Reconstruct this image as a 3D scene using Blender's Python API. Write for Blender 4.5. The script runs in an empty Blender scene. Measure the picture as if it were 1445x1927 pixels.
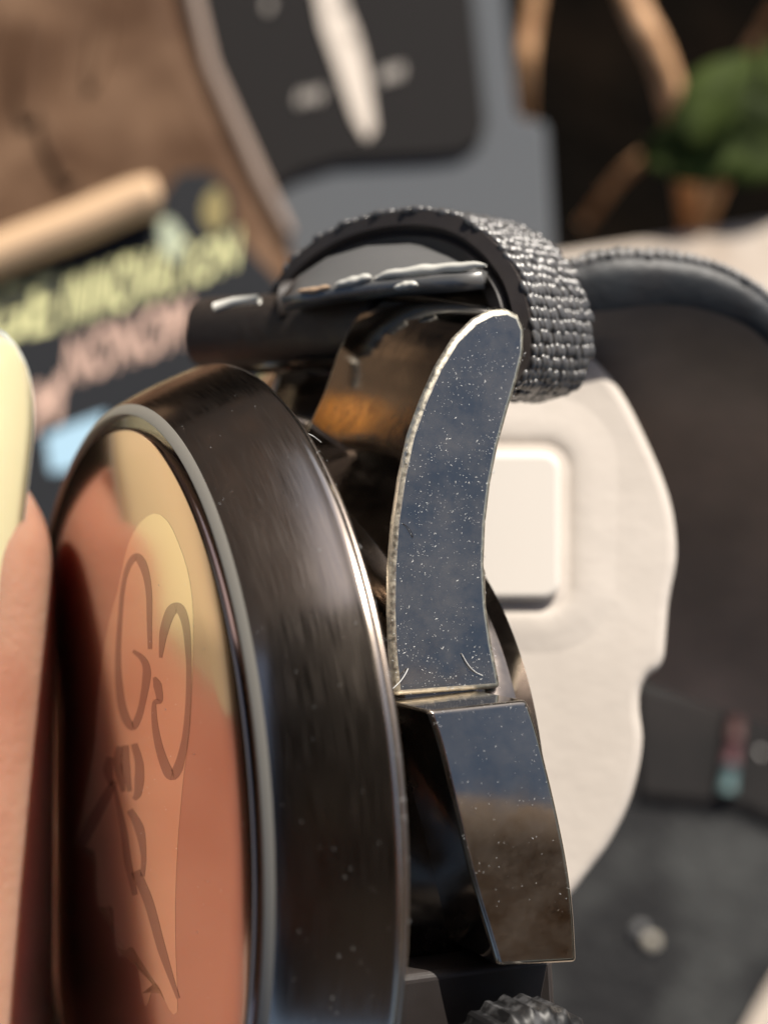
import bpy, bmesh, math, random
from mathutils import Vector, Matrix, noise
random.seed(7)
S = bpy.context.scene
COL = S.collection
MM = 0.001
R = math.radians

# ---------------- camera ----------------
PITCH = 70.0
H_CAM = 185.0                     # mm above the table top
FPX, W, H = 3000.0, 1445.0, 1927.0
p = R(PITCH)
CX = Vector((1, 0, 0)); CU = Vector((0, math.sin(p), math.cos(p))); CB = Vector((0, -math.cos(p), math.sin(p)))
CO = Vector((0, 0, H_CAM))
cam_d = bpy.data.cameras.new('camera'); cam = bpy.data.objects.new('camera', cam_d); COL.objects.link(cam)
M3 = Matrix((CX, CU, CB)).transposed()
cam.matrix_world = Matrix.Translation(CO * MM) @ M3.to_4x4()
cam_d.sensor_fit = 'HORIZONTAL'; cam_d.sensor_width = 36.0
cam_d.lens = FPX / W * 36.0
cam_d.clip_start = 0.002; cam_d.clip_end = 50.0
cam_d.dof.use_dof = True; cam_d.dof.focus_distance = 0.0708
cam_d.dof.aperture_fstop = cam_d.lens / 1.75
cam_d.dof.aperture_blades = 0
S.camera = cam

# ---------------- light ----------------
TO_SUN = (CX * 0.34 + CU * 0.84 + CB * 0.42).normalized()
sun_d = bpy.data.lights.new('sun', 'SUN'); sun = bpy.data.objects.new('sun', sun_d); COL.objects.link(sun)
sun_d.energy = 5.0; sun_d.angle = R(0.53); sun_d.color = (1.0, 0.93, 0.83)
sun.rotation_euler = TO_SUN.to_track_quat('Z', 'Y').to_euler()
sun.location = (0, 0, 1)
wd = bpy.data.worlds.new("World"); S.world = wd; wd.use_nodes = True
nt = wd.node_tree; nt.nodes.clear()
out = nt.nodes.new('ShaderNodeOutputWorld'); bg = nt.nodes.new('ShaderNodeBackground'); sky = nt.nodes.new('ShaderNodeTexSky')
sky.sky_type = 'NISHITA'; sky.sun_disc = False
sky.sun_elevation = math.asin(TO_SUN.z); sky.sun_rotation = math.atan2(TO_SUN.x, TO_SUN.y)
sky.air_density = 1.0; sky.dust_density = 2.2; sky.ozone_density = 0.8
bg.inputs['Strength'].default_value = 0.085
nt.links.new(sky.outputs[0], bg.inputs[0]); nt.links.new(bg.outputs[0], out.inputs[0])
S.view_settings.view_transform = 'Standard'; S.view_settings.look = 'None'
S.view_settings.exposure = 0.18; S.view_settings.gamma = 1.0
S.cycles.max_bounces = 8; S.cycles.caustics_reflective = False; S.cycles.caustics_refractive = False
S.cycles.sample_clamp_indirect = 4.0

# ---------------- frames ----------------
def cam2w(v): return CO + CX * v[0] + CU * v[1] + CB * v[2]
def A(px, py, d):                       # world point (mm) on the view ray of a photo pixel, at depth d mm
    return cam2w(((px - W / 2) / FPX * d, -(py - H / 2) / FPX * d, -d))
def G(px, py, z=0.0):                   # world point (mm) where the ray of a pixel meets the level z
    r = CX * ((px - W / 2) / FPX) - CU * ((py - H / 2) / FPX) - CB
    return CO + r * ((z - CO.z) / r.z)
TH = 0.452
n_c = Vector((-math.cos(TH), 0, math.sin(TH))); s_c = Vector((math.sin(TH), 0, math.cos(TH))); u_c = Vector((0, 1, 0))
def dirw(v): return CX * v[0] + CU * v[1] + CB * v[2]
NW, UW, SW = dirw(n_c), dirw(u_c), dirw(s_c)
WC = cam2w((-13.156, -14.547, -78.0))
WROT = Matrix((NW, UW, SW)).transposed()
def toL(wp):                            # world mm -> watch local mm
    return WROT.transposed() @ (wp - WC)
def U(px, py, z):                       # pixel onto the watch plane of height z (mm), local coordinates
    r = CX * ((px - W / 2) / FPX) - CU * ((py - H / 2) / FPX) - CB
    t = ((WC - CO).dot(SW) + z) / r.dot(SW)
    return toL(CO + r * t)
def UX(px, py, x):
    r = CX * ((px - W / 2) / FPX) - CU * ((py - H / 2) / FPX) - CB
    t = ((WC - CO).dot(NW) + x) / r.dot(NW)
    return toL(CO + r * t)
def AL(px, py, d): return toL(A(px, py, d))

# ---------------- helpers ----------------
def tag(o, label=None, cat=None, group=None, kind=None):
    if label: o['label'] = label
    if cat: o['category'] = cat
    if group: o['group'] = group
    if kind: o['kind'] = kind
    return o
def empty(name, label, cat, loc=(0, 0, 0), rot=None, group=None):
    o = bpy.data.objects.new(name, None); COL.objects.link(o)
    o.empty_display_size = 0.01
    m = Matrix.Translation(Vector(loc) * MM)
    if rot is not None: m = m @ rot.to_4x4()
    o.matrix_world = m
    return tag(o, label, cat, group)
def obj(name, bm, mat, parent=None, smooth=True, angle=None):
    for v in bm.verts: v.co *= MM
    bm.normal_update()
    me = bpy.data.meshes.new(name); bm.to_mesh(me); bm.free()
    if smooth:
        for f in me.polygons: f.use_smooth = True
        if angle: me.set_sharp_from_angle(angle=R(angle))
    me.materials.append(mat)
    o = bpy.data.objects.new(name, me); COL.objects.link(o)
    if parent: o.parent = parent
    return o
def grid(bm, rows, closed_u=False, closed_v=False):
    vs = [[bm.verts.new(q) for q in r] for r in rows]
    nu, nv = len(vs), len(vs[0])
    for i in range(nu if closed_u else nu - 1):
        for j in range(nv if closed_v else nv - 1):
            a, b, c, d = vs[i][j], vs[(i + 1) % nu][j], vs[(i + 1) % nu][(j + 1) % nv], vs[i][(j + 1) % nv]
            bm.faces.new((a, b, c, d))
    return vs
def lathe(bm, prof, n=256, axis='x'):
    rows = []
    for k in range(n):
        t = 2 * math.pi * k / n
        rows.append([Vector((x, r * math.cos(t), r * math.sin(t))) for x, r in prof])
    grid(bm, rows, closed_u=True)
def prism(bm, pts, d):
    a = [bm.verts.new(q) for q in pts]; b = [bm.verts.new(Vector(q) + Vector(d)) for q in pts]
    n = len(pts)
    bm.faces.new(a); bm.faces.new(b[::-1])
    for i in range(n):
        bm.faces.new((a[i], b[i], b[(i + 1) % n], a[(i + 1) % n]))
    bmesh.ops.recalc_face_normals(bm, faces=bm.faces)
def smooth_closed(pts, k=6):
    n = len(pts); o = []
    for i in range(n):
        p0, p1, p2, p3 = (Vector(pts[(i + j - 1) % n]) for j in range(4))
        for s in range(k):
            t = s / k
            o.append(0.5 * ((2 * p1) + (p2 - p0) * t + (2 * p0 - 5 * p1 + 4 * p2 - p3) * t * t + (3 * p1 - p0 - 3 * p2 + p3) * t ** 3))
    return o
def smooth_open(pts, k=8):
    P_ = [Vector(q) for q in pts]; P_ = [2 * P_[0] - P_[1]] + P_ + [2 * P_[-1] - P_[-2]]; o = []
    for i in range(len(P_) - 3):
        p0, p1, p2, p3 = P_[i:i + 4]
        for s in range(k):
            t = s / k
            o.append(0.5 * ((2 * p1) + (p2 - p0) * t + (2 * p0 - 5 * p1 + 4 * p2 - p3) * t * t + (3 * p1 - p0 - 3 * p2 + p3) * t ** 3))
    o.append(P_[-2]); return o
def tube(bm, pts, rad, n=10, caps=True, flat=1.0):
    pts = [Vector(q) for q in pts]; rows = []
    prev = None
    for i, q in enumerate(pts):
        d = (pts[min(i + 1, len(pts) - 1)] - pts[max(i - 1, 0)]).normalized()
        a = d.orthogonal().normalized() if prev is None else (prev - d * prev.dot(d)).normalized()
        prev = a; b = d.cross(a)
        r = rad(i / (len(pts) - 1)) if callable(rad) else rad
        rows.append([q + a * (r * math.cos(2 * math.pi * k / n)) + b * (r * flat * math.sin(2 * math.pi * k / n)) for k in range(n)])
    vs = grid(bm, rows, closed_v=True)
    if caps:
        bm.faces.new(vs[0][::-1]); bm.faces.new(vs[-1])
def bevel_mod(o, w, seg=4, ang=35, edge=None):
    m = o.modifiers.new('bevel', 'BEVEL'); m.width = w * MM; m.segments = seg; m.limit_method = 'ANGLE'; m.angle_limit = R(ang)
    if edge: o.data.materials.append(edge); m.material = 1
    return o

# ---------------- materials ----------------
def mat(name, base, rough=0.5, metal=0.0, coat=0.0, bump=None, var=None, rvar=None, spec=0.5, sss=0.0, sheen=0.0, aniso=None, coat_rough=0.05, transl=None):
    """bump=(scale_per_m, strength, distance_m); var=(scale, colour2, low, high); rvar=(scale, lo, hi); aniso=(scale vector)"""
    m = bpy.data.materials.new(name); m.use_nodes = True; t = m.node_tree; N = t.nodes; L = t.links
    b = N['Principled BSDF']
    b.inputs['Base Color'].default_value = (*base, 1); b.inputs['Roughness'].default_value = rough
    b.inputs['Metallic'].default_value = metal; b.inputs['Specular IOR Level'].default_value = spec
    b.inputs['Coat Weight'].default_value = coat; b.inputs['Coat Roughness'].default_value = coat_rough
    if sss:
        b.inputs['Subsurface Weight'].default_value = sss; b.inputs['Subsurface Scale'].default_value = 0.006
        b.inputs['Subsurface Radius'].default_value = (1.0, 0.35, 0.18)
    if sheen: b.inputs['Sheen Weight'].default_value = sheen
    tc = N.new('ShaderNodeTexCoord')
    def nz(scale, det=4.0, vec=None, rough_=0.6):
        x = N.new('ShaderNodeTexNoise'); x.inputs['Scale'].default_value = scale; x.inputs['Detail'].default_value = det
        x.inputs['Roughness'].default_value = rough_
        if vec is not None:
            mp = N.new('ShaderNodeMapping'); mp.inputs['Scale'].default_value = vec; L.new(tc.outputs['Object'], mp.inputs[0]); L.new(mp.outputs[0], x.inputs['Vector'])
        else: L.new(tc.outputs['Object'], x.inputs['Vector'])
        return x
    if var:
        x = nz(var[0]); mr = N.new('ShaderNodeMapRange'); mr.inputs[1].default_value = var[2]; mr.inputs[2].default_value = var[3]
        L.new(x.outputs[0], mr.inputs[0]); mx = N.new('ShaderNodeMix'); mx.data_type = 'RGBA'
        mx.inputs['A'].default_value = (*base, 1); mx.inputs['B'].default_value = (*var[1], 1)
        L.new(mr.outputs[0], mx.inputs['Factor']); L.new(mx.outputs['Result'], b.inputs['Base Color'])
    if rvar:
        x = nz(rvar[0], vec=aniso if aniso else None); mr = N.new('ShaderNodeMapRange'); mr.inputs[1].default_value = 0.3; mr.inputs[2].default_value = 0.7
        mr.inputs[3].default_value = rvar[1]; mr.inputs[4].default_value = rvar[2]
        L.new(x.outputs[0], mr.inputs[0]); L.new(mr.outputs[0], b.inputs['Roughness'])
    if bump:
        x = nz(bump[0], vec=aniso if aniso else None); bp = N.new('ShaderNodeBump'); bp.inputs['Strength'].default_value = bump[1]; bp.inputs['Distance'].default_value = bump[2]
        L.new(x.outputs[0], bp.inputs['Height']); L.new(bp.outputs[0], b.inputs['Normal'])
    return m

m_pvd = mat('polished black coated steel', (0.40, 0.355, 0.305), 0.07, 1.0, rvar=(900, 0.04, 0.14), bump=(260, 0.02, 0.00003), var=(240, (0.35, 0.315, 0.275), 0.35, 0.65))
def dusty(m):
    t = m.node_tree; b = t.nodes['Principled BSDF']; tc = t.nodes.new('ShaderNodeTexCoord'); x = t.nodes.new('ShaderNodeTexNoise')
    x.inputs['Scale'].default_value = 420; x.inputs['Detail'].default_value = 9; x.inputs['Roughness'].default_value = 0.72; t.links.new(tc.outputs['Object'], x.inputs['Vector'])
    mr = t.nodes.new('ShaderNodeMapRange'); mr.inputs[1].default_value = 0.38; mr.inputs[2].default_value = 0.72; mr.inputs[3].default_value = 1.0; mr.inputs[4].default_value = 0.78
    t.links.new(x.outputs[0], mr.inputs[0]); t.links.new(mr.outputs[0], b.inputs['Metallic'])
m_pvd_dusty = m_pvd.copy(); m_pvd_dusty.name = 'dusty polished steel'; dusty(m_pvd_dusty)
m_guard = m_pvd.copy(); m_guard.name = 'lightly dusty steel'; dusty(m_guard)
for n_ in m_guard.node_tree.nodes:
    if n_.type == 'MAP_RANGE' and abs(n_.inputs[4].default_value - 0.78) < 1e-4: n_.inputs[4].default_value = 0.88
m_edge_glint = mat('bright glint edge', (0.86, 0.80, 0.66), 0.42, 1.0, rvar=(4000, 0.3, 0.6), bump=(2500, 0.15, 0.00002))  # bevel colour brightened to carry the chamfer's sun glint
m_pvd_in = mat('black coated steel flank', (0.24, 0.21, 0.19), 0.24, 1.0, rvar=(700, 0.14, 0.3), bump=(500, 0.15, 0.00003))
def brushed():
    m = bpy.data.materials.new('brushed black steel'); m.use_nodes = True; t = m.node_tree; N = t.nodes; L = t.links
    b = N['Principled BSDF']; b.inputs['Base Color'].default_value = (0.60, 0.51, 0.435, 1); b.inputs['Metallic'].default_value = 1
    tc = N.new('ShaderNodeTexCoord'); sp = N.new('ShaderNodeSeparateXYZ'); L.new(tc.outputs['Object'], sp.inputs[0])
    at = N.new('ShaderNodeMath'); at.operation = 'ARCTAN2'; L.new(sp.outputs['Y'], at.inputs[0]); L.new(sp.outputs['Z'], at.inputs[1])
    cb = N.new('ShaderNodeCombineXYZ'); mx = N.new('ShaderNodeMath'); mx.operation = 'MULTIPLY'; mx.inputs[1].default_value = 22000
    L.new(sp.outputs['X'], mx.inputs[0]); L.new(mx.outputs[0], cb.inputs[0])
    ma = N.new('ShaderNodeMath'); ma.operation = 'MULTIPLY'; ma.inputs[1].default_value = 9; L.new(at.outputs[0], ma.inputs[0]); L.new(ma.outputs[0], cb.inputs[1])
    x = N.new('ShaderNodeTexNoise'); x.inputs['Scale'].default_value = 1; x.inputs['Detail'].default_value = 3; L.new(cb.outputs[0], x.inputs['Vector'])
    mr = N.new('ShaderNodeMapRange'); mr.inputs[1].default_value = 0.3; mr.inputs[2].default_value = 0.7; mr.inputs[3].default_value = 0.13; mr.inputs[4].default_value = 0.24
    L.new(x.outputs[0], mr.inputs[0]); L.new(mr.outputs[0], b.inputs['Roughness'])
    bp = N.new('ShaderNodeBump'); bp.inputs['Strength'].default_value = 0.12; bp.inputs['Distance'].default_value = 0.00001
    L.new(x.outputs[0], bp.inputs['Height']); L.new(bp.outputs[0], b.inputs['Normal'])
    return m
m_brush = brushed()
m_rim = mat('polished pale steel rim', (0.40, 0.37, 0.32), 0.6, 0.0, spec=0.2, rvar=(1500, 0.5, 0.7))
m_gasket = mat('dark red gasket', (0.03, 0.006, 0.008), 0.25, 0.0, coat=0.5)
m_glass = mat('mirror coated dark red glass', (0.54, 0.36, 0.29), 0.15, 1.0, coat=0.4, coat_rough=0.02, bump=(90, 0.05, 0.0001))
m_print = mat('peach printed enamel', (0.84, 0.66, 0.50), 0.16, 0.93, coat=0.3, coat_rough=0.1)
m_print_dark = mat('brown printed line', (0.36, 0.24, 0.19), 0.18, 0.9, coat=0.3)
m_rubber = mat('matt black strap lining', (0.042, 0.035, 0.033), 0.38, 0.0, bump=(1200, 0.3, 0.00005), rvar=(600, 0.35, 0.6))
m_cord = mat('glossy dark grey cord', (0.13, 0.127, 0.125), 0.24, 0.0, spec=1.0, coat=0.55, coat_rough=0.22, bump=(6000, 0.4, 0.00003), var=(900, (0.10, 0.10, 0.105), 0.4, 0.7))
m_strap = mat('dusty grey strap underside', (0.24, 0.205, 0.185), 0.85, bump=(900, 0.4, 0.0001), var=(60, (0.13, 0.115, 0.105), 0.35, 0.65))
m_strap_edge = mat('bluish black strap edge', (0.022, 0.027, 0.033), 0.5, bump=(1500, 0.6, 0.0001), var=(500, (0.02, 0.022, 0.026), 0.4, 0.6))
m_link = mat('dark bronze sheen end piece', (0.085, 0.068, 0.058), 0.5, 0.5, rvar=(500, .4, .6), bump=(900, .6, .00012))
m_liner = mat('glossy grey strap end', (0.20, 0.20, 0.20), 0.35, 0.3, coat=0.2)
m_sunlit_edge = mat('pale sunlit line', (0.75, 0.74, 0.68), 0.35)
m_white = mat('matt white foam', (0.74, 0.67, 0.60), 0.7, spec=0.3, bump=(350, 0.3, 0.0003), var=(55, (0.64, 0.575, 0.51), 0.4, 0.68))
m_table = mat('beige stone table top', (0.60, 0.52, 0.44), 0.7, bump=(250, 0.4, 0.0004), var=(60, (0.45, 0.36, 0.28), 0.4, 0.65))
m_mat = mat('dusty black leather', (0.012, 0.012, 0.013), 0.65, spec=.25, bump=(700, 0.8, 0.0004), var=(75, (0.075, 0.078, 0.075), 0.45, 0.78))
m_soil = mat('dark soil', (0.004, 0.0035, 0.003), 0.95, spec=0.0, bump=(60, 1.0, 0.004), var=(25, (0.010, 0.007, 0.005), 0.45, 0.7))
m_boxgrey = mat('blue grey card', (0.10, 0.108, 0.118), 0.8, spec=0.2, bump=(400, 0.2, 0.0002))
m_label = mat('black label card', (0.015, 0.0135, 0.0135), 0.8, spec=0.15, bump=(400, 0.2, 0.0002))
m_logo = mat('cream printed ink', (0.62, 0.54, 0.46), 0.6)
m_logo2 = mat('faded cream ink', (0.28, 0.25, 0.22), 0.6)
m_brown = mat('mottled brown leather', (0.075, 0.034, 0.014), 0.75, spec=0.25, bump=(120, 0.6, 0.001), var=(34, (0.20, 0.115, 0.065), 0.40, 0.62))
m_leaf_card = mat('charcoal card', (0.022, 0.0235, 0.027), 0.8, spec=0.15)
m_yel = mat('pale yellow print', (0.78, 0.76, 0.38), 0.6)
m_pink = mat('pale pink print', (0.68, 0.45, 0.35), 0.6)
m_blue = mat('light blue print', (0.36, 0.56, 0.70), 0.6)
m_olive = mat('olive brass print', (0.24, 0.19, 0.06), 0.5)
m_stick = mat('pale wood', (0.74, 0.50, 0.30), 0.5)
m_stem = mat('dry orange brown stem', (0.85, 0.50, 0.26), 0.6, var=(150, (0.38, 0.19, 0.08), 0.4, 0.6))
m_leaf = mat('green leaf', (0.045, 0.065, 0.012), 0.75, spec=0.15, var=(80, (0.02, 0.03, 0.006), 0.4, 0.6))
m_skin = mat('skin', (0.66, 0.34, 0.235), 0.36, sss=0.5, bump=(1800, 0.4, 0.0002), var=(110, (0.56, 0.25, 0.165), 0.4, 0.65), coat=0.35, coat_rough=0.25)
m_nail = mat('translucent nail', (1.0, 0.86, 0.52), 0.22, sss=0.1, coat=0.5, coat_rough=0.1)
m_nail_tip = mat('pale free edge of nail', (0.98, 0.92, 0.76), 0.3, sss=0.3)
m_dust = mat('white dust', (0.75, 0.75, 0.74), 0.7)
m_dust_dark = mat('dark lint', (0.02, 0.02, 0.03), 0.7)
m_added_phone = mat('added black phone glass', (0.01, 0.01, 0.011), 0.25)
m_added_wood = mat('added brown fence wood', (0.74, 0.50, 0.34), 0.8, var=(6, (0.5, 0.31, 0.20), 0.35, 0.65))

# ================= SETTING =================
# ground far below the table edge
bm = bmesh.new()
nx = 60
rows = []
for i in range(nx + 1):
    r_ = []
    for j in range(nx + 1):
        x = -6000 * (1 - 2 * i / nx) ** 3; y = 400 - 6000 * (1 - 2 * j / nx) ** 3
        r_.append(Vector((x, y, -120 + 10 * noise.noise(Vector((x, y, 0)) * 0.01))))
    rows.append(r_)
grid(bm, rows); bmesh.ops.recalc_face_normals(bm, faces=bm.faces)
tag(obj('ground', bm, m_soil), kind='structure')

# table
e1, e2 = G(1130, 452, 0), G(1445, 402, 0)
dx = (e2 - e1) / (e2.x - e1.x)
def edge_at(x): return e1 + dx * (x - e1.x)
bm = bmesh.new()
pl = [edge_at(-12), edge_at(130), Vector((140, -260, 0)), Vector((-180, -260, 0)), Vector((-180, -10, 0)), Vector((-12, -10, 0))]
prism(bm, pl, (0, 0, -22))
tb = obj('table', bm, m_table, smooth=False); bevel_mod(tb, 2.5, 4)
tag(tb, 'beige stone table top with a rounded back edge under the watch', 'table')

# unseen fence added beyond the table so the polished steel mirrors brown
fr = empty('added_fence', 'brown wooden board fence added out of view for its reflection in the steel', 'fence', (0, 900, -120))
for k in range(30):
    bm = bmesh.new(); x = -1700 + k * 102; h_ = 450 + random.uniform(-15, 15)
    if x < -190: h_ += 2100
    prism(bm, [Vector((x, 0, 0)), Vector((x + 96, 0, 0)), Vector((x + 96, 0, h_)), Vector((x, 0, h_))], (0, 20, 0))
    obj('added_board', bm, m_added_wood, fr, smooth=False)
for z in (80, 300):
    bm = bmesh.new(); prism(bm, [Vector((-1700, 20.5, z)), Vector((1350, 20.5, z)), Vector((1350, 20.5, z + 80)), Vector((-1700, 20.5, z + 80))], (0, 35, 0))
    obj('added_rail', bm, m_added_wood, fr, smooth=False)

# ================= BACKGROUND THINGS =================
def slab(name, px, z, th, m, parent, round_=None, bev=1.0):
    pts = [G(a, b, z) for a, b in px]
    if parent is not None: 
        inv = (parent if parent.type == 'EMPTY' else parent.parent).matrix_world.inverted(); pts = [inv @ (q * MM) / MM for q in pts]
    bm = bmesh.new(); prism(bm, pts, (0, 0, -th))
    o = obj(name, bm, m, parent, smooth=False)
    if bev: bevel_mod(o, bev, 3)
    return o
# grey box with the black label
c0 = G(700, 200, -4)
bx = empty('gift_box', 'blue grey card box with black label and cream upright emblem behind the watch', 'box', (c0.x, c0.y, -118))
slab('box_body', [(300, -140), (938, -140), (975, 215), (1030, 226), (1052, 620), (430, 640)], -4, 112, m_boxgrey, bx)
lb = slab('label', [(280, -140), (876, -140), (915, 225), (905, 262), (872, 285), (820, 292), (640, 300), (560, 325), (520, 352), (380, 400)], -2.5, 1.4, m_label, bx, bev=0.4)
def on(px, z, m, name, parent, th=0.3):
    return slab(name, px, z, th, m, parent, bev=0)
def blob(cx, cy, rx, ry, rot=0, n=14, wob=0.12):
    o = []
    for k in range(n):
        t = 2 * math.pi * k / n; w_ = 1 + random.uniform(-wob, wob)
        a, b = rx * w_ * math.cos(t), ry * w_ * math.sin(t)
        o.append((cx + a * math.cos(rot) - b * math.sin(rot), cy + a * math.sin(rot) + b * math.cos(rot)))
    return o
on([(585, -60), (632, -60), (655, 20), (672, 60), (688, 120), (700, 190), (706, 240), (690, 262), (668, 225), (650, 175), (628, 110), (606, 50)], -2.1, m_logo, 'emblem', lb)
for k, (x, y) in enumerate([(565, 184), (582, 180), (600, 176), (722, 142), (738, 136), (752, 132), (505, 8), (640, 12), (660, 70)]):
    on(blob(x, y, 8, 15, 0.2, 8), -2.1, m_logo2 if k < 8 else m_logo, 'printed_mark', lb)

# brown leather case upper left
c0 = G(200, 150, 6)
br = empty('leather_case', 'mottled brown leather case lying in the upper left', 'case', (c0.x, c0.y, -118))
o = slab('case_body', [(-300, -160), (305, -160), (345, 0), (420, 190), (500, 345), (545, 440), (555, 560), (480, 640), (-300, 760)], 4, 115, m_brown, br, bev=5)
for (cx, cy, rx, ry, rot) in ((60, 120, 34, 120, .1), (190, 60, 16, 110, .2), (110, 260, 30, 90, -.3)):
    slab('embossed_panel', blob(cx, cy, rx, ry, rot, 16, .08), 5.2, 2, m_brown, br, bev=.8)
slab('stitched_edge', [(330, -120), (352, -120), (405, 110), (500, 320), (552, 430), (540, 445), (480, 335), (385, 120)], 5.0, 2, mat('tan edge', (0.30, 0.215, 0.165), .6), br, bev=.5)

# charcoal leaflet with the yellow and pink print
zl = 12
c0 = G(250, 600, zl)
lf = empty('leaflet', 'charcoal card leaflet printed with pale yellow and pink lettering', 'leaflet', (c0.x, c0.y, -118))
slab('card', [(-220, 560), (0, 478), (300, 372), (335, 322), (395, 318), (432, 360), (440, 430), (470, 470), (560, 560), (640, 700), (560, 1000), (-220, 1100)], zl, 2, m_leaf_card, lf, bev=.4)
# supporting card stack under the leaflet
slab('card_stack', [(-220, 600), (300, 420), (470, 490), (560, 700), (480, 980), (-220, 1080)], zl - 2.3, 125, m_leaf_card, lf, bev=.4)
def letters(txt, p0, p1, hpx, m, name):
    cu = bpy.data.curves.new('t', 'FONT'); cu.body = txt; cu.size = 1.0; cu.extrude = 0; cu.offset = 0.02
    to = bpy.data.objects.new('t', cu); COL.objects.link(to)
    dg = bpy.context.evaluated_depsgraph_get(); me = bpy.data.meshes.new_from_object(to.evaluated_get(dg))
    bpy.data.objects.remove(to)
    xs = [v.co.x for v in me.vertices]; x0, x1 = min(xs), max(xs)
    ys = [v.co.y for v in me.vertices]; y1 = max(ys)
    inv = lf.matrix_world.inverted()
    for v in me.vertices:
        t = (v.co.x - x0) / (x1 - x0); k = v.co.y / y1
        q = G(p0[0] + (p1[0] - p0[0]) * t + 0.10 * hpx * k, p0[1] + (p1[1] - p0[1]) * t - hpx * k, zl + 0.12)
        v.co = inv @ (q * MM)
    me.materials.append(m); me.name = name
    o = bpy.data.objects.new(name, me); COL.objects.link(o); o.parent = lf
    return o
letters('GE', (-30, 650), (100, 618), 104, m_yel, 'lettering')
letters('INNOVAT', (118, 612), (345, 545), 98, m_yel, 'lettering')
letters('ION', (352, 540), (445, 500), 74, m_yel, 'lettering')
letters('NONOM', (120, 728), (350, 645), 92, m_pink, 'lettering')
letters('M', (58, 815), (112, 790), 92, m_pink, 'lettering')
on(blob(322, 450, 22, 40, -.2), zl + .15, mat('pale mint print', (0.42, 0.47, 0.34), .6), 'printed_mark', lf, .1)
on(blob(405, 395, 22, 40, .1), zl + .15, m_olive, 'printed_mark', lf, .1)
on([(85, 820), (130, 800), (200, 775), (185, 830), (150, 880), (95, 890)], zl + .15, m_blue, 'printed_patch', lf, .1)
bm = bmesh.new()
pts = smooth_open([G(-160, 548, 15), G(0, 478, 15), (G(150, 420, 15)), G(250, 378, 15), G(302, 368, 15)], 6)
L_ = len(pts)
tube(bm, pts, lambda t: 2.6 if t < .96 else 2.6 * max(0.25, (1 - t) / .04), 14)
st = obj('wooden_stick', bm, m_stick)
tag(st, 'pale wooden stick with a rounded end lying on the charcoal leaflet', 'stick')

# plants
def stem(name, px, z, r, label):
    bm = bmesh.new(); pts = smooth_open([G(a, b, zz) for (a, b), zz in zip(px, z)], 8)
    tube(bm, pts, r, 10)
    o = obj(name, bm, m_stem); return tag(o, label, 'plant stem', 'dry stems in the dark corner')
stem('plant_stem', [(1030, -140), (1000, 20), (985, 160), (990, 330), (1000, 480)], [-20, -25, -30, -60, -115], 1.6, 'dim brown stem beside the grey box corner')
stem('plant_stem', [(1150, -140), (1190, 0), (1245, 120), (1280, 260), (1300, 400), (1310, 520)], [-10, -8, -10, -20, -40, -115], 2.1, 'curved orange brown stem leading down behind the green leaf')
stem('plant_stem', [(1500, -60), (1420, 80), (1340, 200), (1180, 320), (1100, 420)], [-50, -70, -80, -90, -110], 1.1, 'thin dark stem crossing the shaded corner')
lp = G(1370, 245, 6)
lg = empty('leafy_plant', 'green leaves in the upper right corner above the stem', 'plant', (lp.x, lp.y, -118))
def leaf(px, py, ln, wd_, ang, z, tilt):
    ln *= 1.35; wd_ *= 1.4
    c = G(px, py, z) - Vector((lp.x, lp.y, -118)); bm = bmesh.new(); rows = []
    for i in range(9):
        t = i / 8; w_ = wd_ * math.sin(math.pi * min(.98, max(.03, t)) ** .8)
        rr = []
        for j in range(5):
            s_ = (j - 2) / 2
            v = Vector((ln * (t - .5), w_ * s_, -2.2 * abs(s_) * -1 * .6 + 3 * math.sin(math.pi * t)))
            v.rotate(Matrix.Rotation(tilt, 3, 'X')); v.rotate(Matrix.Rotation(ang, 3, 'Z')); rr.append(c + v)
        rows.append(rr)
    grid(bm, rows); o = obj('leaf', bm, m_leaf, lg)
    s = o.modifiers.new('solid', 'SOLIDIFY'); s.thickness = 0.0003
leaf(1318, 282, 12, 3.4, 0.15, 4, .4); leaf(1360, 200, 13, 3.2, 1.0, 7, -.3); leaf(1415, 280, 15, 4.2, -0.1, 3, .3); leaf(1440, 175, 12, 3.0, 1.5, 2, .5); leaf(1400, 235, 13, 3.6, .5, 0, .2); leaf(1490, 230, 13, 4, .3, 2, .2); leaf(1290, 235, 7, 2.2, .9, 0, .3)
bm = bmesh.new(); tube(bm, smooth_open([Vector((0, 0, 0)), Vector((4, 6, 50)), Vector((2, 2, 100)), G(1400, 260, 3) - Vector((lp.x, lp.y, -118))], 6), lambda t: 2.5 - 1.6 * t, 8)
obj('stalk', bm, m_stem, lg)

# black leather pouch under the watch, lower right
c0 = G(1250, 1500, 3)
po = empty('leather_pouch', 'dusty black leather pouch lying on the table in the lower right', 'pouch', (c0.x, c0.y, 0))
slab('pouch_body', [(700, 640), (1130, 560), (1560, 620), (1560, 1600), (1500, 1770), (1452, 1850), (1405, 1935), (1340, 2050), (1200, 2100), (600, 2100)], 4, 3.95, m_mat, po, bev=1.2)
slab('pouch_flap', [(1195, 1285), (1300, 1310), (1445, 1345), (1600, 1385), (1600, 1620), (1480, 1560), (1400, 1520), (1200, 1500)], 5.2, 1.2, mat('black flap leather', (0.011, 0.010, 0.010), .7, spec=.2, bump=(700, .4, .0002), var=(40, (.022, .018, .017), .4, .6)), po, bev=.5)
def pebble(px, py, r, m, label, cat='crumb', z=4.1, sq=.6):
    c = G(px, py, z + r * sq); bm = bmesh.new(); bmesh.ops.create_icosphere(bm, subdivisions=3, radius=r)
    for v in bm.verts:
        v.co = v.co * (1 + .22 * noise.noise(v.co * 1.7 + Vector((px, 0, 0)))); v.co.z *= sq
    o = obj(cat.replace(' ', '_'), bm, m); o.location = c * MM; return tag(o, label, cat)
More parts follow.
